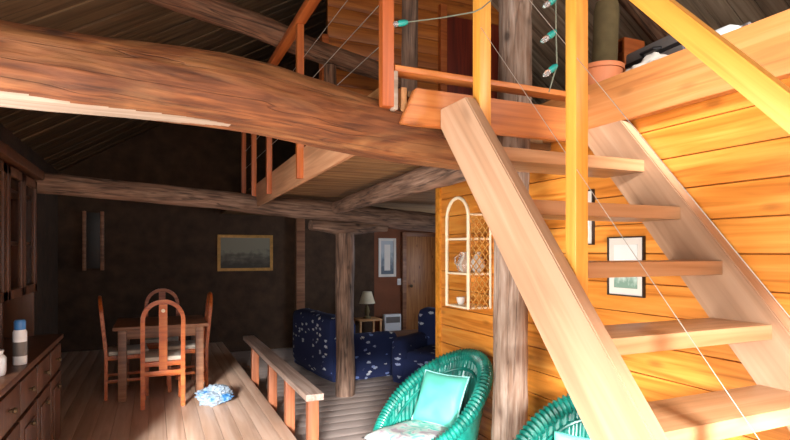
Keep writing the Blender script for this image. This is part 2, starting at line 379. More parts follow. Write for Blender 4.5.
# left wall with the glazed opening that lights the room (beside the camera)
WY0, WY1, WZ1 = -1.4, 2.62, 2.0
def solid(name, boxes, m):
    bm = bmesh.new()
    for lo, hi in boxes: box_bm(bm, lo, hi)
    return tag(link(name, bm, m), kind='structure')
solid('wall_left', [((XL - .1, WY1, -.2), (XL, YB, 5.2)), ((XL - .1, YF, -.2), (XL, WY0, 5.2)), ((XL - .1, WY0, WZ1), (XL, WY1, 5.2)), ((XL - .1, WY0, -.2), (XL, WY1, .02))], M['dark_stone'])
FX0, FX1, FZ0, FZ1 = -1.34, 1.9, .35, 2.15  # unseen front window, added to carry light deeper into the room
AX0, AX1, AZ0, AZ1 = 2.8, 4.0, 2.55, 3.2       # attic and gable windows behind the camera, unseen, added to brighten attic and roof
GX0, GX1, GZ0, GZ1 = .6, 1.9, 2.9, 3.7
solid('wall_front', [((XL - .1, YF - .2, -.4), (FX0, YF, 5.2)), ((FX0, YF - .2, -.4), (FX1, YF, FZ0)), ((FX0, YF - .2, FZ1), (GX0, YF, 5.2)), ((GX0, YF - .2, FZ1), (FX1, YF, GZ0)), ((GX0, YF - .2, GZ1), (GX1, YF, 5.2)),
    ((FX1, YF - .2, -.4), (AX0, YF, 5.2)), ((AX0, YF - .2, -.4), (AX1, YF, AZ0)), ((AX0, YF - .2, AZ1), (AX1, YF, 5.2)), ((AX1, YF - .2, -.4), (XBACK + .2, YF, 5.2))], M['plaster'])
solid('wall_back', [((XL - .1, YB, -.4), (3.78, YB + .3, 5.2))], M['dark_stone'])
solid('wall_back_hall', [((3.78, YB, -.4), (XBACK + .2, YB + .3, 5.2))], M['brown_plaster'])
# hall side wall with a window, out of sight behind the plank wall
HW0, HW1 = 6.2, 7.4
solid('wall_hall', [((XBACK, YF, -.4), (XBACK + .2, HW0, 5.2)), ((XBACK, HW1, -.4), (XBACK + .2, YB, 5.2)), ((XBACK, HW0, -.4), (XBACK + .2, HW1, .8)), ((XBACK, HW0, 1.9), (XBACK + .2, HW1, 5.2))], M['plaster'])
planks('wall_right', M['wall_plank'], 1, (XW, YF, LOW), (XW + .1, 4.06, 2.2), 2, .152)
tag(box('trim_1', (XW - .015, 4.06, LOW), (XW + .12, 4.14, 2.16), M['trim'], bev=.006), kind='structure')
def window(name, x, y0, y1, z0, z1, n, rows, m, w=None):
    bm = bmesh.new(); f = .07
    for k in range(n + 1):
        yy = y0 + (y1 - y0 - f) * k / n; box_bm(bm, (x - .05, yy, z0), (x + .03, yy + f, z1), .004)
    for k in range(rows + 1):
        zz = z0 + (z1 - z0 - f) * k / rows; box_bm(bm, (x - .045, y0, zz), (x + .025, y1, zz + f), .004)
    o = tag(link(name, bm, m, None, w), kind='structure')
    bm = bmesh.new(); box_bm(bm, (x - .014, y0 + .01, z0 + .01), (x - .008, y1 - .01, z1 - .01)); g = link('pane', bm, M['glass'], o, w)
    return o
window('window_1', XL - .04, WY0, WY1, .02, WZ1, 3, 1, M['post_orange'])
window('window_2', XBACK + .1, HW0, HW1, .8, 1.9, 2, 1, M['post_orange'])
window('added_window_4', 0, -FX1, -FX0, FZ0, FZ1, 4, 1, M['post_orange'], Matrix.Translation((0, YF - .1, 0)) @ Matrix.Rotation(R(90), 4, 'Z'))  # added opening behind the camera for the front fill
for nm_, a0, a1, c0, c1 in (('added_window_5', AX0, AX1, AZ0, AZ1), ('added_window_6', GX0, GX1, GZ0, GZ1)):
    window(nm_, 0, -a1, -a0, c0, c1, 2, 1, M['post_orange'], Matrix.Translation((0, YF - .1, 0)) @ Matrix.Rotation(R(90), 4, 'Z'))  # added openings for the attic and gable fill
# roof: two slopes of boards running from eave to ridge
def slope(name, x0, z0, x1, z1, m):
    L = math.hypot(x1 - x0, z1 - z0); ang = math.atan2(z1 - z0, x1 - x0)
    bm = bmesh.new(); bm.loops.layers.float_color.new('pv'); a = YF - .3; rnd = random.Random(3)
    while a < YB + .3:
        b = a + .19; dz = .02 * rnd.random()
        box_bm(bm, (0, a + .004, dz), (L, b - .004, .05 + dz), .003, pv=rnd.random()); a = b
    box_bm(bm, (0, YF - .3, .03), (L, YB + .3, .10), 0, pv=.2)
    w = Matrix.Translation((x0, 0, z0)) @ Matrix.Rotation(-ang, 4, 'Y')
    return tag(link(name, bm, m, None, w), kind='structure')
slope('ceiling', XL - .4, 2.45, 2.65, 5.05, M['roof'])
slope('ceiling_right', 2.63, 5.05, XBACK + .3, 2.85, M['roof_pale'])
# upper partition of the loft
planks('wall_loft', M['wall_plank_x'], 0, (1.62, 5.3, 2.25), (4.1, 5.36, 4.6), 2, .16)
d = tag(box('door_2', (2.98, 5.255, 2.25), (3.75, 5.295, 4.14), M['darkred']), kind='structure')
box('door_casing', (2.90, 5.24, 2.25), (2.98, 5.30, 4.25), M['post_orange'], d)
box('door_casing', (3.75, 5.24, 2.25), (3.83, 5.30, 4.15), M['post_orange'], d)
tag(box('trim_2', (1.55, 5.26, 2.25), (1.62, 5.38, 3.7), M['post_orange']), kind='structure')
# back-hall door
d = tag(box('door_1', (4.42, YB - .05, LOW), (5.14, YB - .004, 1.80), M['door'], bev=.006), kind='structure')
box('door_casing', (4.34, YB - .06, LOW), (4.42, YB, 1.88), M['chair_dim'], d); box('door_casing', (5.14, YB - .06, LOW), (5.22, YB, 1.88), M['chair_dim'], d)
box('door_casing', (4.42, YB - .06, 1.80), (5.14, YB, 1.88), M['chair_dim'], d)
lathe('door_knob', [(.001, 0), (.012, .0), (.012, .03), (.03, .045), (.03, .065), (.001, .075)], M['bronze'], d, Matrix.Translation((4.50, YB - .05, .85)) @ Matrix.Rotation(R(90), 4, 'X'), n=14)
# slot window in the dim far wall
w3 = tag(box('window_3', (-.93, YB - .012, 1.25), (-.74, YB - .004, 2.1), M['black']), kind='structure')
for x in (-.98, -.74): box('window_frame', (x, YB - .05, 1.22), (x + .05, YB, 2.12), M['chair_dim'], w3)
# loft deck: floor of the loft and ceiling of the living room
deck = planks('ceiling_loft', M['deck_under'], 0, (1.02, 2.66, 2.13), (XBACK, YB, 2.24), 1, .15)
planks('ceiling_attic', M['deck_under'], 0, (XW + .06, YF, 2.25), (XBACK, 2.66, 2.36), 1, .15)

# ------------------------------------------------------------------ logs
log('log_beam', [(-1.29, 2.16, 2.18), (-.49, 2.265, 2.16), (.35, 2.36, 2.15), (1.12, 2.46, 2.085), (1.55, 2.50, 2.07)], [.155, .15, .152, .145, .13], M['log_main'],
    'thick orange-brown hewn log beam crossing above the whole room in the foreground', 'beam', seed=1, bow=.02, flat=.86, nr=120, per=.03, lit_strip=1.75)
log('log_beam', [(-1.3, 5.35, 2.13), (-.9, 5.45, 2.10), (.5, 5.75, 2.03), (2.05, 6.03, 1.96), (3.4, 6.3, 1.88), (5.4, 6.5, 1.85)], [.09, .09, .095, .115, .125, .125], M['log_grey'],
    'thinner grey-brown log beam further back, carried by the rough log column', 'beam', seed=5, bow=.03)
log('log_joist', [(1.74, 2.62, 2.03), (1.80, 4.2, 2.02), (1.88, 5.75, 2.0)], [.09, .085, .075], M['log_grey'],
    'dark log joist under the loft floor running back from the stair landing', 'joist', seed=8, bow=.03)
log('log_column', [(1.925, 2.64, LOW), (1.945, 2.66, .6), (1.945, 2.65, 1.6), (1.96, 2.65, 2.6), (1.985, 2.64, 4.64)], [.112, .105, .098, .10, .095], M['log_post'],
    'grey weathered tree-trunk column between the wicker armchairs, rising behind the landing', 'column', seed=12, bow=.03, knobs=.09)
log('log_column', [(2.06, 6.04, LOW), (2.05, 6.03, .8), (2.04, 6.03, 1.72)], [.115, .105, .11], M['log_grey'],
    'rough log column standing beside the navy sofa under the rear beam', 'column', seed=15, bow=.02)
log('log_corbel', [(1.62, 5.96, 1.80), (2.05, 6.035, 1.775), (2.62, 6.14, 1.80)], [.06, .085, .055], M['log_grey'],
    'short log corbel lying on top of the column beside the navy sofa', 'corbel', seed=18, flat=.9)
log('tie_log', [(-.4, 4.17, 3.43), (.04, 4.30, 3.41), (.65, 4.5, 3.38), (1.5, 4.75, 3.30), (2.3, 5.02, 3.25)], [.10, .10, .10, .095, .08], M['log_roof'],
    'brown tie log high under the roof boards behind the loft railing', 'beam', seed=21, bow=.05)
log('loft_post', [(1.48, 4.74, 2.26), (1.47, 4.74, 3.20)], [.06, .055], M['log_roof'], 'short dark log post propping the tie log in the loft', 'post', seed=24)
log('loft_post', [(1.73, 3.62, 2.26), (1.75, 3.62, 4.3)], [.062, .058], M['log_grey'], 'slender grey log post in the loft near the corner post of the railing', 'post', seed=26)
for i, (y, lab) in enumerate(((1.2, 'nearest rafter log under the right roof slope'), (2.5, 'second rafter log under the right roof slope, above the stored things'), (3.8, 'farthest rafter log under the right roof slope'))):
    log('rafter_log', [(2.75, y, 4.86), (4.2, y, 3.86), (5.45, y, 2.99)], [.075, .07, .07], M['log_roof'], lab, 'rafter', 'rafters under the right roof slope', seed=30 + i)

# ------------------------------------------------------------------ staircase
def zu(y): return 1.64 + 1.22 * (y - 1.60)      # upper edge of both stringers
st = empty('staircase', (1.7, .3, LOW), 'steep open pine staircase climbing along the plank wall to the landing', 'staircase')
def stringer(x0, x1, ytop, ztop):
    # side outline in (Y,Z): floor cut at the bottom, level cut at the top
    yb = 1.60 + (LOW - 1.64) / 1.22
    lowy = yb + .37 / 1.22
    tipy = 1.60 + (ztop - 1.64) / 1.22
    out = [(yb, LOW), (lowy, LOW), (ytop, min(zu(ytop) - .37, ztop - .01)), (ytop, ztop), (tipy, ztop)]
    ang = math.atan(1.22); org = Vector(((x0 + x1) / 2, yb, LOW))
    rot = Matrix.Rotation(R(90), 4, 'Z') @ Matrix.Rotation(-ang, 4, 'Y'); w = Matrix.Translation(org) @ rot; inv = w.inverted()
    bm = bmesh.new()
    A = [bm.verts.new(inv @ Vector((x0, y, z))) for y, z in out]; B = [bm.verts.new(inv @ Vector((x1, y, z))) for y, z in out]
    bm.faces.new(A); bm.faces.new(B[::-1])
    for i in range(len(out)): bm.faces.new((A[i], A[(i + 1) % len(out)], B[(i + 1) % len(out)], B[i]))
    bmesh.ops.recalc_face_normals(bm, faces=bm.faces)
    bmesh.ops.bevel(bm, geom=list(bm.edges), offset=.005, segments=2, affect='EDGES')
    return link('stringer', bm, M['pine_stringer'], st, w)
stringer(1.255, 1.31, 2.275, 2.185); stringer(2.165, 2.235, 2.27, 2.17)
for i in range(8):
    z = 1.945 - .241 * i; y = 1.89 - .197 * i
    if z - .05 < LOW + .1: break
    bm = bmesh.new(); box_bm(bm, (-.43, 0, -.058), (.43, .25, 0), .005)
    link('tread', bm, M['tread'], st, Matrix.Translation((1.7375, y, z)))
def vpost(name, x, y, z0, z1, w, d, m, parent): return board(name, (x, y, z0), (x, y, z1), w, d, m, parent, up=(1, 0, 0))
vpost('baluster', 1.338, 1.45, 1.225, 2.48, .052, .055, M['post_yellow'], st)
vpost('baluster', 1.340, 2.045, 1.948, 3.15, .058, .06, M['post_yellow'], st)
vpost('baluster', 1.338, .66, .27, 1.62, .052, .055, M['post_yellow'], st)
board('handrail', (1.338, .50, 1.535), (1.338, 2.08, 3.27), .042, .064, M['post_yellow'], st)
for z1 in (1.98, 1.60):
    tube('guard_wire', [(1.315, .66, z1 - 1.2 * .614), (1.315, 2.04, z1 + 1.2 * .766)], .0013, M['wire'], st, n=5)
# landing
la = empty('stair_landing', (1.6, 2.4, 2.1), 'pine landing at the top of the stairs, its kerb board end pale', 'landing')
bm = bmesh.new()
oa = [(1.05, 2.10), (2.24, 2.10), (2.24, 2.275), (1.13, 2.275)]; A = [bm.verts.new((x - 1.05, 2.28, z - 2.1)) for x, z in oa]; B = [bm.verts.new((x - 1.05, 2.325, z - 2.1)) for x, z in oa]
bm.faces.new(A); bm.faces.new(B[::-1])
for i in range(4): bm.faces.new((A[i], A[(i + 1) % 4], B[(i + 1) % 4], B[i]))
bmesh.ops.recalc_face_normals(bm, faces=bm.faces); bmesh.ops.bevel(bm, geom=list(bm.edges), offset=.005, segments=2, affect='EDGES')
link('front_joist', bm, M['joist'], la, Matrix.Translation((1.05, 0, 2.1)))
board('kerb_rail', (1.02, 2.32, 2.352), (2.24, 2.32, 2.352), .09, .028, M['joist'], la)
box('end_block', (1.012, 2.275, 2.16), (1.034, 2.365, 2.338), M['lit_strip_and_end'], la)
board('side_kerb', (1.04, 2.37, 2.285), (1.04, 3.3, 2.285), .03, .07, M['pine'], la)
board('side_board', (1.09, 2.33, 2.20), (1.09, 2.64, 2.20), .03, .17, M['pine'], la)
planks('landing_board', M['deck_under'], 0, (1.11, 2.33, 2.245), (1.84, 2.66, 2.272), 1, .11, kind=None, parent=la)
# loft edge: fascia and railing
lr = empty('loft_railing', (1.0, 4.5, 2.25), 'orange railing along the open edge of the loft, on its pine fascia board', 'railing')
board('fascia', (1.0, 2.63, 2.155), (1.0, 6.0, 2.09), .03, .24, M['fascia'], lr)
for y in (2.30, 3.84, 4.98, 5.8): vpost('post', .985 if y < 3 else .965, y, 2.17 if y < 3 else 2.03, 3.14, .05, .058 if y < 3 else .05, M['post_orange'], lr)
vpost('post', .965, 6.5, 1.99, 3.14, .05, .05, M['post_orange'], lr)
board('handrail', (.965, 2.25, 3.17), (.965, 6.6, 3.17), .07, .055, M['post_orange'], lr)
for z in (2.48, 2.68, 2.9): tube('guard_wire', [(.985, 2.3, z), (.985, 6.5, z)], .002, M['wire'], lr, n=5)
# broad beam on top of the plank wall
tag(board('wall_plate', (2.215, YF + .02, 2.295), (2.215, 3.1, 2.295), .06, .245, M['wall_beam'], bev=.008), 'broad orange plank beam along the top of the plank wall above the stairs', 'beam')
# low railing on the platform edge
rl = empty('low_railing', (1.09, 5.2, LOW), 'low bench-like wooden railing along the edge of the raised dining floor', 'railing')
M['rail_top'] = wood('worn grey rail top', hexc('8a7468'), hexc('b09c90'), hexc('cabbb2'), rough=.5, knots=.2)
board('top_rail', (1.09, 3.88, .425), (1.09, 6.95, .425), .135, .05, M['rail_top'], rl, bev=.007)
for y in (3.98, 4.73, 5.48, 6.5): vpost('post', 1.095, y, LOW, .40, .08, .08, M['post_red'], rl)

# ------------------------------------------------------------------ pictures, wall shelf
def picture(name, x0, x1, z0, z1, label, fm, mt, art, axis='x', face=XW, fw=.007, mat_w=.035, group=None):
    """framed picture on the right wall (axis x: spans Y) or on the back wall (axis y: spans X)"""
    cy, cz = (x0 + x1) / 2, (z0 + z1) / 2; w, h = x1 - x0, z1 - z0
    if axis == 'x': base = Matrix.Translation((face, cy, cz)) @ Matrix.Rotation(R(-90), 4, 'Z')
    else: base = Matrix.Translation((cy, face, cz))
    root = empty(name, base.translation, label, 'picture', group); root.matrix_basis = base
    bm = bmesh.new()
    for lo, hi in (((-w/2, -.02, -h/2), (-w/2+fw, 0, h/2)), ((w/2-fw, -.02, -h/2), (w/2, 0, h/2)), ((-w/2+fw, -.02, -h/2), (w/2-fw, 0, -h/2+fw)), ((-w/2+fw, -.02, h/2-fw), (w/2-fw, 0, h/2))): box_bm(bm, lo, hi, .002)
    link('frame', bm, fm, root, local=Matrix.Identity(4))
    bm = bmesh.new(); box_bm(bm, (-w/2+fw, -.010, -h/2+fw), (w/2-fw, -.004, h/2-fw)); link('mount', bm, mt, root, local=Matrix.Identity(4))
    bm = bmesh.new(); g = mat_w + fw; box_bm(bm, (-w/2+g, -.013, -h/2+g), (w/2-g, -.0095, h/2-g)); link('print', bm, art, root, local=Matrix.Identity(4))
    return root
picture('framed_print', 1.955, 2.19, 1.27, 1.58, 'thin-framed print of a tree on the plank wall behind the middle treads', M['black'], M['white'], M['art_sketch'])
picture('framed_print', 2.295, 2.45, 1.54, 1.85, 'thin-framed print on the plank wall half hidden behind the tall honey baluster', M['black'], M['white'], M['art_sketch'])
picture('framed_painting', .97, 1.885, 1.18, 1.79, 'dim gilt-framed landscape painting on the dark back wall beyond the dining table', M['gold'], M['art_dark'], M['art_dark'], 'y', YB, fw=.05, mat_w=.0)
picture('framed_print', 3.86, 4.22, 1.03, 1.76, 'pale framed picture on the back wall left of the knotty pine door', M['white'], M['art_pale'], M['white'], 'y', YB, fw=.05, mat_w=.07)

ws = empty('wall_shelf', (XW, 3.455, 1.09), 'cream cane wall shelf with arched front and lattice sides on the plank wall', 'shelf')
X0, Y0, Y1, Z0, Z1 = 2.05, 3.30, 3.61, 1.09, 1.90
arch = [(X0, Y0, Z0)]; ra = (Y1 - Y0) / 2
arch += [(X0, (Y0 + Y1) / 2 - ra * math.cos(math.pi * k / 14), Z1 - ra + ra * math.sin(math.pi * k / 14)) for k in range(15)] + [(X0, Y1, Z0)]
tube('arched_frame', arch, .013, M['cream'], ws, n=10)
for y in (Y0, Y1): tube('wall_upright', [(XW - .015, y, Z0), (XW - .015, y, Z1 - .12)], .010, M['cream'], ws)
for z in (1.10, 1.345, 1.60): box('shelf_board', (X0, Y0, z - .012), (XW - .005, Y1, z + .004), M['cream'], ws)
for y in (Y0,):
    bm = bmesh.new(); w_, h_ = XW - .02 - X0, Z1 - .13 - Z0; s_ = .052
    k = -int(h_ / s_) - 1
    while k * s_ < w_ + h_:
        for sg in (1, -1):
            pts = []
            for q in range(41):
                zz = h_ * q / 40; xx = k * s_ + zz * .8 if sg > 0 else w_ - (k * s_ + zz * .8)
                if 0 <= xx <= w_: pts.append((X0 + xx, y, Z0 + zz))
            if len(pts) > 1: tube_bm(bm, [pts[0], pts[-1]], .0042, 6)
        k += 1
    link('lattice_side', bm, M['cane'], ws)
    tube('top_rod', [(X0, y, Z1 - .13), (XW - .01, y, Z1 - .13)], .009, M['cream'], ws)
gj = empty('glass_jug', (2.12, 3.46, 1.35), 'clear glass jug on the middle board of the cane wall shelf', 'jug')
lathe('body', [(.001, 0), (.045, 0), (.062, .03), (.066, .06), (.05, .1), (.036, .125), (.042, .15), (.038, .15), (.001, .14)], M['clear'], gj, local=Matrix.Identity(4))
tube('handle', [(-.055, 0, .05), (-.085, 0, .07), (-.085, 0, .11), (-.04, 0, .13)], .007, M['clear'], gj, local=Matrix.Identity(4))
tag(lathe('white_vase', [(.001, 0), (.03, 0), (.05, .04), (.052, .075), (.03, .115), (.018, .13), (.022, .15), (.018, .15), (.001, .13)], M['white'], None, Matrix.Translation((2.17, 3.365, 1.35))), 'small white vase behind the lattice of the cane wall shelf', 'vase')
tag(lathe('white_cup', [(.001, 0), (.022, 0), (.032, .03), (.034, .055), (.030, .055), (.026, .03), (.001, .012)], M['white'], None, Matrix.Translation((2.12, 3.52, 1.105))), 'small white cup on the lowest board of the cane wall shelf', 'cup')

# ------------------------------------------------------------------ wicker armchairs
def wicker_chair(loc, rz, label):
    root = empty('wicker_armchair', loc, label, 'armchair', None, rz)
    SH = .37; TOP = .91; n = 168
    def H(th): c = max(0, (1 + math.cos(th)) / 2); return SH + .02 + (TOP - SH - .02) * (c ** 1.25)
    def pos(th, z, inner=0.0):
        t = max(0, (z - SH) / (TOP - SH)); b = max(0, math.cos(th))
        r = .295 + .05 * math.sin(min(1, z / .9) * 1.57) - inner + .03 * t
        x = -math.cos(th) * r * (1.02 + .16 * max(0, -math.cos(th))); y = math.sin(th) * r
        return Vector((x - .105 * t ** 1.3 * (.35 + .65 * b), y, z))
    I = Matrix.Identity(4)
    bm = bmesh.new(); rows = 26; G = []                      # woven outside
    for i in range(rows + 1):
        G.append([])
        for j in range(n):
            th = -math.pi + 2 * math.pi * j / n; z = H(th) * i / rows; p = pos(th, z)
            k = 1 + .016 * math.sin(j * math.pi / 1.5 + (i % 2) * math.pi); G[-1].append(bm.verts.new((p.x * k, p.y * k, p.z)))
    for i in range(rows):
        for j in range(n): bm.faces.new((G[i][j], G[i][(j + 1) % n], G[i + 1][(j + 1) % n], G[i + 1][j]))
    link('outer_weave', bm, M['wicker'], root, local=I)
    bm = bmesh.new(); G = []                                  # ribbed inside
    for i in range(13):
        G.append([])
        for j in range(n * 2):
            th = -math.pi + math.pi * j / n; z = SH - .05 + (H(th) - SH + .05) * i / 12; p = pos(th, z, .055 + .006 * math.sin(j * math.pi / 3))
            G[-1].append(bm.verts.new(p))
    for i in range(12):
        for j in range(n * 2): bm.faces.new((G[i][j], G[i + 1][j], G[i + 1][(j + 1) % (2 * n)], G[i][(j + 1) % (2 * n)]))
    link('inner_ribs', bm, M['wicker'], root, local=I)
    pts, base = [], []                                         # fat wrapped rim
    m_ = 600
    for j in range(m_):
        th = -math.pi + 2 * math.pi * j / m_; pts.append(pos(th, H(th), .02)); base.append(.030 + .020 * ((1 + math.cos(th)) / 2) ** .6)
    bm = bmesh.new(); rn = 14; RG = []
    for j, p in enumerate(pts):
        t = (pts[(j + 1) % m_] - pts[j - 1]).normalized(); u = (Vector((0, 0, 1)) - t * t.z).normalized(); v = t.cross(u)
        RG.append([bm.verts.new(p + (u * math.cos(2 * math.pi * k / rn) + v * math.sin(2 * math.pi * k / rn)) * base[j] * (1 + .13 * math.cos(2 * math.pi * (j / 6 + k / rn)))) for k in range(rn)])
    for j in range(m_):
        A, B = RG[j], RG[(j + 1) % m_]
        for k in range(rn): bm.faces.new((A[k], A[(k + 1) % rn], B[(k + 1) % rn], B[k]))
    link('braided_rim', bm, M['wicker'], root, local=I)
    pts = [pos(th, H(th) - .085, .065) for th in [-2.3 + 4.6 * k / 60 for k in range(61)]]
    tube('inner_band', pts, [.011 * (1 + .15 * math.cos(k * 3.1)) for k in range(61)], M['wicker'], root, n=8, local=I)
    lathe('seat_deck', [(.001, SH - .045), (.275, SH - .045), (.275, SH - .012), (.001, SH - .012)], M['wicker'], root, local=I, n=40)
    return root
def pillow(name, m, label, cat, world, w, h, t, piping=None, seed=0):
    bm = bmesh.new(); k = 22; top, bot = [], []
    def P(i, j, s):
        x, y = -1 + 2 * i / k, -1 + 2 * j / k
        pin = 1 - .07 * (1 - abs(x) ** 2) * abs(y) ** 3 ; pin2 = 1 - .07 * (1 - abs(y) ** 2) * abs(x) ** 3
        e = max(0, (1 - x ** 4) * (1 - y ** 4)) ** .55
        z = s * t / 2 * e * (1 + .22 * noise.noise(Vector((x * 2 + seed, y * 2, s))))
        return Vector((x * w / 2 * pin2, y * h / 2 * pin, z))
    for s, g in ((1, top), (-1, bot)):
        for i in range(k + 1): g.append([bm.verts.new(P(i, j, s)) for j in range(k + 1)])
        for i in range(k):
            for j in range(k): bm.faces.new((g[i][j], g[i + 1][j], g[i + 1][j + 1], g[i][j + 1]))
    bmesh.ops.remove_doubles(bm, verts=bm.verts, dist=.0005)
    if piping is None: return tag(link(name, bm, m, None, world), label, cat)
    root = empty(name, world.translation, label, cat); root.matrix_basis = world
    link('cover', bm, m, root, local=Matrix.Identity(4))
    ed = [P(i, 0, 0) for i in range(k)] + [P(k, j, 0) for j in range(k)] + [P(k - i, k, 0) for i in range(k)] + [P(0, k - j, 0) for j in range(k)]
    tube('piping', ed, .006, piping, root, n=6, closed=True, local=Matrix.Identity(4))
    return root
C1, A1 = Vector((1.70, 3.27, LOW)), R(197)
wicker_chair(C1, A1, 'turquoise wicker tub armchair left of the grey trunk column, under the wall shelf')
C2, A2 = Vector((1.75, 1.88, LOW)), R(212)
wicker_chair(C2, A2, 'turquoise wicker tub armchair under the stairs, partly hidden by the pale stringer')
def local_to(c, a, x, y, z, rx=0, ry=0, rz=0):
    return Matrix.Translation(c) @ Matrix.Rotation(a, 4, 'Z') @ Matrix.Translation((x, y, z)) @ Matrix.Rotation(rz, 4, 'Z') @ Matrix.Rotation(ry, 4, 'Y') @ Matrix.Rotation(rx, 4, 'X')
pillow('seat_cushion', M['floral'], 'pale floral seat cushion on the wicker armchair left of the trunk column', 'cushion', local_to(C1, A1, .09, 0, .435), .56, .5, .13, seed=3)
pillow('scatter_cushion', M['teal_cloth'], 'turquoise satin scatter cushion leaning in the wicker armchair left of the column', 'cushion', local_to(C1, A1, -.16, -.03, .645, ry=R(62), rz=R(10), rx=R(0)), .37, .37, .12, piping=M['aqua_cloth'], seed=5)
pillow('seat_cushion', M['floral'], 'floral seat cushion in the wicker armchair under the stairs', 'cushion', local_to(C2, A2, .06, 0, .425), .5, .5, .12, seed=8)
pillow('scatter_cushion', M['aqua_cloth'], 'pale aqua scatter cushion leaning in the wicker armchair under the stairs', 'cushion', local_to(C2, A2, -.20, 0, .60, ry=R(70), rz=R(6)), .36, .36, .12, piping=M['teal_cloth'], seed=11)

# ------------------------------------------------------------------ dining set
def rect_sweep(bm, pts, w, d, normal):
    """bar of section w x d along a planar path; d lies along 'normal'"""
    nrm = Vector(normal); pts = [Vector(p) for p in pts]; rings = []
    for i, p in enumerate(pts):
        t = (pts[min(i + 1, len(pts) - 1)] - pts[max(i - 1, 0)]).normalized(); s = nrm.cross(t).normalized()
        rings.append([bm.verts.new(p + s * a * w / 2 + nrm * b * d / 2) for a, b in ((-1, -1), (1, -1), (1, 1), (-1, 1))])
    for A, B in zip(rings, rings[1:]):
        for j in range(4): bm.faces.new((A[j], A[(j + 1) % 4], B[(j + 1) % 4], B[j]))
    bm.faces.new(rings[0]); bm.faces.new(rings[-1])
def dining_chair(label):
    """faces local +Y; origin on the floor under the seat"""
    root = empty('dining_chair', (0, 0, 0), label, 'chair', 'dining chairs around the table')
    I = Matrix.Identity(4); hw = .178
    bm = bmesh.new()
    def by(z): return -.20 - max(0, z - .45) * .10
    path = [(-hw, by(z), z) for z in (0, .2, .45, .65, .85)] + [(-hw * math.cos(a), by(.85 + hw * math.sin(a)), .85 + hw * math.sin(a)) for a in [math.pi * k / 16 for k in range(1, 16)]] + [(hw, by(z), z) for z in (.85, .65, .45, .2, 0)]
    rect_sweep(bm, path, .04, .032, (0, 1, 0)); bmesh.ops.recalc_face_normals(bm, faces=bm.faces)
    bmesh.ops.bevel(bm, geom=[e for e in bm.edges], offset=.005, segments=2, affect='EDGES', clamp_overlap=True)
    link('arched_back', bm, M['chair_wood'], root, local=I)
    bm = bmesh.new(); rect_sweep(bm, [(0, by(z) , z) for z in (.34, .45, .7, 1.0)], .075, .02, (0, 1, 0)); sp = link('splat', bm, M['chair_wood'], root, local=I)
    bm = bmesh.new(); lathe_bm(bm, [(.001, 0), (.018, 0), (.018, .004), (.001, .006)], 14); link('inlay', bm, M['cream'], sp, local=Matrix.Translation((0, by(.94) - .010, .94)) @ Matrix.Rotation(R(90), 4, 'X'))
    bm = bmesh.new(); box_bm(bm, (-hw, -.215, .31), (hw, -.19, .36), .004); link('back_rail', bm, M['chair_wood'], root, local=I)
    bm = bmesh.new(); box_bm(bm, (-.19, -.20, .40), (.19, .20, .445), .006); link('seat_frame', bm, M['chair_wood'], root, local=I)
    bm = bmesh.new(); box_bm(bm, (-.185, -.18, .445), (.185, .195, .49), .018); link('seat_pad', bm, M['seatfab'], root, local=I)
    for s in (-1, 1):
        bm = bmesh.new(); rect_sweep(bm, [(s * .17, .175, 0), (s * .17, .18, .42)], .036, .036, (0, 1, 0)); link('leg', bm, M['chair_wood'], root, local=I)
        bm = bmesh.new(); box_bm(bm, (s * .17 - .01, -.19, .17), (s * .17 + .01, .17, .20), .003); link('stretcher', bm, M['chair_wood'], root, local=I)
    return root
ch = dining_chair('arch-backed wooden dining chair nearest the camera, its back towards us'); ch.location = (.085, 5.86, 0)
for loc, rz, lab in (((-.25, 6.36, 0), R(-86), 'arch-backed dining chair at the left end of the dining table'), ((.33, 6.44, 0), R(91), 'arch-backed dining chair at the right end of the dining table'), ((.09, 7.05, 0), R(178), 'arch-backed dining chair on the far side of the dining table')):
    c = copy_tree(ch); c.location = loc; c.rotation_euler = (0, 0, rz); c['label'] = lab
tb = empty('dining_table', (.08, 6.42, 0), 'square brown wooden dining table among four arch-backed chairs', 'table')
I4 = Matrix.Identity(4)
def lbox(name, lo, hi, m, parent, bev=.005):
    bm = bmesh.new(); box_bm(bm, lo, hi, bev); return link(name, bm, m, parent, local=I4)
lbox('tabletop', (-.45, -.42, .715), (.45, .42, .75), M['chair_dim'], tb, .008)
for lo, hi in (((-.36, -.36, .62), (.36, -.33, .715)), ((-.36, .33, .62), (.36, .36, .715)), ((-.37, -.36, .62), (-.34, .36, .715)), ((.34, -.36, .62), (.37, .36, .715))): lbox('apron', lo, hi, M['chair_dim'], tb)
for sx in (-1, 1):
    for sy in (-1, 1): lbox('leg', (sx * .365 - .04, sy * .34 - .04, 0), (sx * .365 + .04, sy * .34 + .04, .715), M['chair_dim'], tb, .006)
# crumpled bag on the floor
def mat_bag():
    m, nt, b = new_mat('white bag with blue print')
    tc = N(nt, 'ShaderNodeTexCoord'); nz = N(nt, 'ShaderNodeTexNoise'); nz.inputs['Scale'].default_value = 9; nz.inputs['Detail'].default_value = 2; nt.links.new(tc.outputs['Object'], nz.inputs['Vector'])
    r = ramp(nt, [(.50, hexc('8898a6')), (.58, hexc('6a8eb0')), (.64, hexc('2f6ca4'))]); nt.links.new(nz.outputs[0], r.inputs[0]); nt.links.new(r.outputs[0], b.inputs['Base Color']); b.inputs['Roughness'].default_value = .3
    return m
bm = bmesh.new(); bmesh.ops.create_icosphere(bm, subdivisions=5, radius=1)
for v in bm.verts:
    p = v.co.copy(); q = 1 + .38 * noise.noise(p * 1.6 + Vector((3, 1, 0))) + .26 * (abs(noise.noise(p * 4)) - .2) + .12 * noise.noise(p * 9)
    v.co = Vector((p.x * .17 * q, p.y * .12 * q, max(0.0, .075 + p.z * .095 * q)))
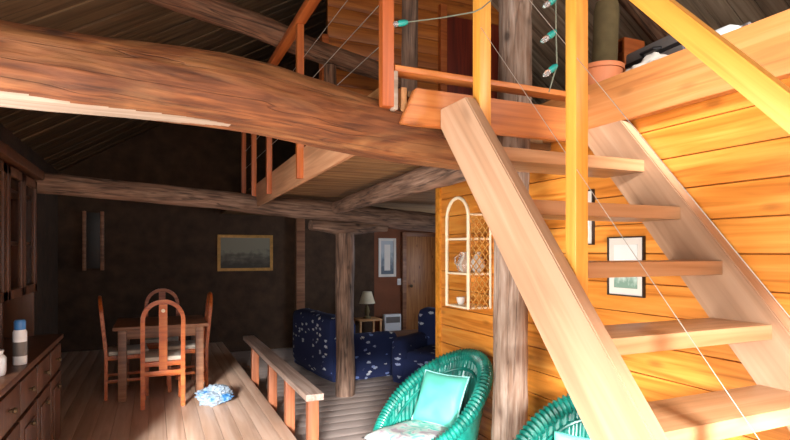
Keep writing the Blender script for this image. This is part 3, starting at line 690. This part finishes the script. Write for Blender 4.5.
tag(link('plastic_bag', bm, mat_bag(), None, Matrix.Translation((.56, 5.62, 0)) @ Matrix.Rotation(R(20), 4, 'Z')), 'crumpled white plastic bag with blue print lying on the floor by the dining table', 'bag')

# ------------------------------------------------------------------ dresser on the left wall
dr = empty('dresser', (-.98, 3.9, 0), 'tall reddish-brown dresser with glazed upper doors at the left edge', 'dresser')
box('base_cabinet', (-1.29, 3.02, 0), (-.68, 4.95, .82), M['cab'], dr, .006)
box('counter', (-1.29, 3.0, .82), (-.65, 4.98, .855), M['cab'], dr, .006)
for k in range(4):
    y0 = 3.05 + k * .475; dd = box('door', (-.68, y0, .08), (-.66, y0 + .45, .58), M['cab'], dr); box('panel', (-.66, y0 + .08, .15), (-.652, y0 + .37, .51), M['cab'], dd)
    w_ = box('drawer', (-.68, y0, .61), (-.66, y0 + .45, .79), M['cab'], dr)
    for o_, zz in ((dd, .5), (w_, .7)):
        lathe('knob', [(.001, 0), (.008, 0), (.008, .012), (.016, .02), (.012, .032), (.001, .035)], M['bronze'], o_, Matrix.Translation((-.66, y0 + .22, zz)) @ Matrix.Rotation(R(90), 4, 'Y'), n=12)
box('back_panel', (-1.29, 3.02, .855), (-1.26, 4.95, 2.06), M['cab'], dr)
for y in (3.02, 3.97, 4.92): box('upright', (-1.26, y, .855), (-.84, y + .03, 2.06), M['cab'], dr)
for z in (1.2, 1.55, 1.9): box('shelf', (-1.26, 3.05, z), (-.86, 4.92, z + .022), M['cab'], dr)
box('cornice', (-1.29, 2.98, 2.06), (-.78, 5.0, 2.13), M['cab'], dr, .012)
for y0 in (3.06, 3.51, 4.01, 4.46):
    bm = bmesh.new(); y1 = y0 + .44
    for lo, hi in (((-.84, y0, 1.2), (-.815, y0 + .06, 2.04)), ((-.84, y1 - .06, 1.2), (-.815, y1, 2.04)), ((-.84, y0, 1.2), (-.815, y1, 1.26)), ((-.84, y0, 1.98), (-.815, y1, 2.04))): box_bm(bm, lo, hi, .003)
    g = link('glazed_door', bm, M['cab'], dr)
    box('pane', (-.83, y0 + .06, 1.26), (-.826, y1 - .06, 1.98), M['glass'], g, 0)
sc_ = empty('spray_can', (-.70, 3.71, .856), 'white spray can with a blue cap standing on the dresser counter', 'can')
lathe('body', [(.001, 0), (.034, 0), (.035, .01), (.035, .185), (.028, .20), (.001, .20)], M['white_plastic'], sc_, local=I4)
lathe('label_band', [(.0352, .05), (.0356, .05), (.0356, .13), (.0352, .13)], M['grey_plastic'], sc_, local=I4)
lathe('cap', [(.028, .198), (.029, .20), (.029, .245), (.024, .255), (.001, .256)], M['blue'], sc_, local=I4)
tag(lathe('white_jar', [(.001, 0), (.05, 0), (.055, .02), (.055, .09), (.04, .11), (.045, .13), (.001, .135)], M['white_plastic'], None, Matrix.Translation((-.76, 3.42, .856))), 'small white jar on the dresser counter at the left edge of the photo', 'jar')

# ------------------------------------------------------------------ living corner
def soft_box(name, lo, hi, m, parent, r=.06, wob=.012, seed=0):
    bm = bmesh.new(); box_bm(bm, lo, hi); bmesh.ops.subdivide_edges(bm, edges=bm.edges, cuts=7, use_grid_fill=True)
    c = (Vector(lo) + Vector(hi)) / 2; h = (Vector(hi) - Vector(lo)) / 2
    for v in bm.verts:
        p = v.co - c; q = Vector([max(-hh + r, min(hh - r, x)) for x, hh in zip(p, h)]); dlt = p - q
        if dlt.length > 1e-6: p = q + dlt.normalized() * r
        p += Vector((noise.noise(p * 4 + Vector((seed, 0, 0))), noise.noise(p * 4 + Vector((0, seed, 0))), noise.noise(p * 4 + Vector((0, 0, seed + 5))))) * wob
        v.co = c + p
    return link(name, bm, m, parent, local=I4)
def sofa(name, loc, rz, W, D, H, label, seats, cat, arm=.5):
    """faces local -Y... seat towards local +Y; W across local X"""
    root = empty(name, loc, label, cat, None, rz)
    soft_box('base', (-W/2 + .02, -D/2 + .05, .02), (W/2 - .02, D/2 - .02, .36), M['sofa'], root, .05, seed=1)
    soft_box('backrest', (-W/2 + .03, -D/2, .06), (W/2 - .03, -D/2 + .30, H), M['sofa'], root, .12, seed=2)
    for s in (-1, 1): soft_box('armrest', (s * (W/2 - .11) - .11, -D/2 + .06, .04), (s * (W/2 - .11) + .11, D/2, arm), M['sofa'], root, .09, seed=3 + s)
    for k in range(seats):
        w_ = (W - .44) / seats; x0 = -W/2 + .22 + k * w_
        soft_box('seat_cushion', (x0 + .005, -D/2 + .22, .30), (x0 + w_ - .005, D/2 - .01, .45), M['sofa'], root, .06, seed=8 + k)
    return root
sofa('sofa', (2.42, 7.25, LOW), R(-84), 1.5, 1.02, .86, 'navy sofa with pale scattered pattern behind the rough log column', 2, 'sofa', .62)
sofa('armchair', (3.36, 6.12, LOW), R(125), .95, .92, .92, 'navy patterned armchair beside the end of the plank wall', 1, 'armchair', .60)
ct = empty('coffee_table', (3.42, 7.5, LOW), 'low dark coffee table between the navy sofa and the back wall', 'table')
lbox('tabletop', (-.45, -.28, .40), (.45, .28, .44), M['cab'], ct)
for sx in (-1, 1):
    for sy in (-1, 1): lbox('leg', (sx * .4 - .03, sy * .23 - .03, 0), (sx * .4 + .03, sy * .23 + .03, .40), M['cab'], ct)
lbox('lower_shelf', (-.4, -.23, .12), (.4, .23, .14), M['cab'], ct)
sd = empty('side_table', (3.50, 9.05, LOW), 'small pale side table carrying the lamp at the back wall', 'table')
lbox('tabletop', (-.22, -.2, .46), (.22, .2, .49), M['pine'], sd)
for sx in (-1, 1):
    for sy in (-1, 1): lbox('leg', (sx * .19 - .018, sy * .17 - .018, 0), (sx * .19 + .018, sy * .17 + .018, .46), M['pine'], sd)
tl = empty('table_lamp', (3.50, 9.05, LOW + .491), 'small table lamp with a cream shade on the pale side table', 'lamp')
lathe('base', [(.001, 0), (.07, 0), (.07, .02), (.03, .05), (.05, .12), (.03, .2), (.012, .23), (.012, .3), (.001, .3)], M['olive'], tl, local=I4)
lathe('shade', [(.14, .27), (.145, .27), (.08, .48), (.075, .48)], M['lamp_shade'], tl, local=I4)
ht = empty('heater', (4.08, YB - .14, LOW), 'white portable heater standing against the back wall by the pine door', 'heater')
lbox('body', (-.17, -.05, .06), (.17, .06, .52), M['white_plastic'], ht, .02)
lbox('grille', (-.14, -.056, .36), (.14, -.049, .47), M['grey_plastic'], ht, 0)
for s in (-1, 1): lbox('foot', (s * .12 - .02, -.11, 0), (s * .12 + .02, .11, .06), M['grey_plastic'], ht)
sw = empty('light_switch', (4.29, YB, .93), 'white light switch on the back wall beside the knotty pine door', 'switch')
lbox('plate', (-.04, -.012, -.06), (.04, 0, .06), M['white_plastic'], sw); lbox('rocker', (-.02, -.018, -.03), (.02, -.011, .03), M['white'], sw)
tag(box('timber_post', (2.27, YB - .14, LOW), (2.42, YB, 2.12), M['chair_dim'], bev=.01), 'squared brown timber post against the dark back wall right of the painting', 'post')

# ------------------------------------------------------------------ string lights round the landing posts
sl = empty('string_lights', (1.2, 2.3, 2.8), 'string of teal-socketed clear fairy bulbs draped from the railing to the trunk column', 'lights')
b_ = [at(391, 25, 2.50), at(545, 6, 2.36), at(543, 41, 2.36), at(545, 75, 2.36)]
h_ = [at(408, 22, 2.50), at(556, -2, 2.36), at(556, 31, 2.36), at(557, 65, 2.36)]
tube('cord', [h_[0], at(440, 18, 2.45), at(474, 12, 2.25), at(482, 8, 2.2), at(510, -16, 2.3), at(545, -16, 2.36)] + h_[1:] + [at(549, 92, 2.38)], .003, M['greenwire'], sl, n=6)
for b0, h0 in zip(b_, h_):
    dv = (h0 - b0); q = frame(b0, h0)
    bm = bmesh.new(); tube_bm(bm, [(dv.length * .42, 0, 0), (dv.length * .5, 0, 0), (dv.length * .8, 0, 0), (dv.length, 0, 0)], [.011, .015, .014, .008], 12)
    s_ = link('socket', bm, M['teal'], sl, q)
    bm = bmesh.new(); tube_bm(bm, [(-.012, 0, 0), (-.005, 0, 0), (.01, 0, 0), (dv.length * .3, 0, 0), (dv.length * .44, 0, 0)], [.001, .008, .013, .013, .009], 12)
    link('bulb', bm, M['clear'], s_, q)

# ------------------------------------------------------------------ things stored above the plank wall
AZ = 2.418
bw = lathe('clay_pot', [(.001, 0), (.08, 0), (.105, .12), (.12, .20), (.128, .20), (.13, .225), (.115, .225), (.10, .12), (.001, .02)], M['terracotta'], None, Matrix.Translation((2.42, 2.42, 2.365)), n=32)
tag(bw, 'terracotta pot at the far end of the wall beam by the landing', 'pot')
bm = bmesh.new(); bmesh.ops.create_icosphere(bm, subdivisions=4, radius=1)
for v in bm.verts:
    p = v.co.copy(); q = 1 + .35 * noise.noise(p * 2) + .12 * noise.noise(p * 6); v.co = Vector((p.x * .09 * q, p.y * .16 * q, max(0, .075 + p.z * .10 * q)))
tag(link('white_cloth', bm, M['cloth'], None, Matrix.Translation((2.42, 2.08, 2.362))), 'bundled white cloth lying on the attic boards behind the wall beam', 'cloth')
cr = empty('wooden_crate', (3.18, 3.0, 2.243), 'upright orange-brown wooden crate among the stored things in the attic', 'crate')
for lo, hi in (((-.1, -.14, 0), (.1, -.12, .8)), ((-.1, .12, 0), (.1, .14, .8)), ((.08, -.12, 0), (.1, .12, .8)), ((-.1, -.12, 0), (.08, .12, .02)), ((-.1, -.12, .78), (.08, .12, .8))): lbox('slat', lo, hi, M['post_orange'], cr, .003)
rl_ = lathe('rolled_blanket', [(.001, 0), (.075, 0), (.085, .03), (.085, .94), (.075, 1.0), (.001, .98)], M['olive'], None, Matrix.Translation((2.90, 2.90, 2.246)) @ Matrix.Rotation(R(3), 4, 'X'), n=26)
tag(rl_, 'olive-brown rolled blanket standing upright in the attic behind the terracotta pot', 'blanket')
def suitcase(loc, sz, m, label, rz):
    s = empty('suitcase', loc, label, 'suitcase', None, rz)
    lbox('shell', (-sz[0]/2, -sz[1]/2, 0), (sz[0]/2, sz[1]/2, sz[2]), m, s, .025)
    lbox('seam_band', (-sz[0]/2 - .003, -sz[1]/2 - .003, sz[2]/2 - .012), (sz[0]/2 + .003, sz[1]/2 + .003, sz[2]/2 + .012), M['dark_metal'], s, .003)
    tube('handle', [(-sz[0]/2, -.07, sz[2]*.62), (-sz[0]/2 - .035, -.05, sz[2]*.62), (-sz[0]/2 - .035, .05, sz[2]*.62), (-sz[0]/2, .07, sz[2]*.62)], .009, M['dark_metal'], s, local=I4)
suitcase((2.82, 2.10, 2.362), (.4, .86, .22), M['dark_metal'], 'dark suitcase lying flat on the attic boards, beneath the lighter one', R(4))
suitcase((2.86, 2.28, 2.584), (.34, .44, .16), M['grey_plastic'], 'grey-brown suitcase lying on top of the dark suitcase in the attic', R(-5))
bt = empty('plastic_bottle', (2.70, 1.95, 2.625), 'pale plastic bottle lying on its side on the dark suitcase', 'bottle')
mb = Matrix.Rotation(R(90), 4, 'X') @ Matrix.Rotation(0, 4, 'Z')
lathe('body', [(.001, 0), (.036, 0), (.04, .01), (.04, .13), (.02, .17), (.014, .18), (.014, .2), (.001, .2)], M['white_plastic'], bt, local=mb)
lathe('cap', [(.017, .198), (.018, .2), (.018, .225), (.001, .228)], M['grey_plastic'], bt, local=mb)

# ------------------------------------------------------------------ light and camera
def area(name, loc, rot, sx, sy, power, col):
    l = bpy.data.lights.new(name, 'AREA'); l.shape = 'RECTANGLE'; l.size = sx; l.size_y = sy; l.energy = power; l.color = col
    o = bpy.data.objects.new(name, l); COL.objects.link(o); o.location = loc; o.rotation_euler = rot; return o
area('daylight_window', (XL - .13, (WY0 + WY1) / 2, 1.01), (0, R(-90), 0), 1.95, 3.9, 285, (1.0, .975, .94))
area('fill_front', ((FX0 + FX1) / 2, YF - .18, (FZ0 + FZ1) / 2), (R(90), 0, 0), 3.1, 1.75, 58, (.92, .96, 1.0))  # added fill, lights front faces and the depth of the room
area('daylight_hall', (XBACK + .16, (HW0 + HW1) / 2, 1.35), (0, R(90), 0), 1.05, 1.15, 85, (.72, .84, 1.0))
area('fill_attic', ((AX0 + AX1) / 2, YF - .18, (AZ0 + AZ1) / 2), (R(90), 0, 0), AX1 - AX0 - .05, AZ1 - AZ0 - .05, 105, (1, .97, .92))  # added fill for the attic and the stored things
area('fill_gable', ((GX0 + GX1) / 2, YF - .18, (GZ0 + GZ1) / 2), (R(90), 0, 0), GX1 - GX0 - .05, GZ1 - GZ0 - .05, 38, (1, .96, .9))  # added fill for the roof boards and the loft partition
sl_ = bpy.data.lights.new('sun', 'SUN'); sl_.energy = 23; sl_.angle = R(9); sl_.color = (1, .97, .95)
so = bpy.data.objects.new('sun', sl_); COL.objects.link(so); EL = R(16.5); AZ_ = math.atan(.38)
so.rotation_euler = Vector((math.sin(AZ_) * math.cos(EL), math.cos(AZ_) * math.cos(EL), -math.sin(EL))).to_track_quat('-Z', 'Y').to_euler()
wd = bpy.data.worlds.new('World'); sc.world = wd; wd.use_nodes = True
bg = wd.node_tree.nodes['Background']
sky = wd.node_tree.nodes.new('ShaderNodeTexSky'); sky.sun_disc = False; sky.sun_elevation = R(40)
wd.node_tree.links.new(sky.outputs[0], bg.inputs[0]); bg.inputs[1].default_value = .08
cam = bpy.data.cameras.new('camera'); co = bpy.data.objects.new('camera', cam); COL.objects.link(co)
co.location = (0, 0, CH); co.rotation_euler = (R(90), 0, -PSI)
cam.sensor_width = 36; cam.lens = F / 790 * 36; cam.shift_y = (HY - 220) / 790; cam.clip_start = .05
sc.camera = co
sc.view_settings.view_transform = 'Standard'; sc.view_settings.look = 'None'; sc.view_settings.gamma = 1; sc.view_settings.exposure = 0.0
sc.view_settings.use_curve_mapping = False
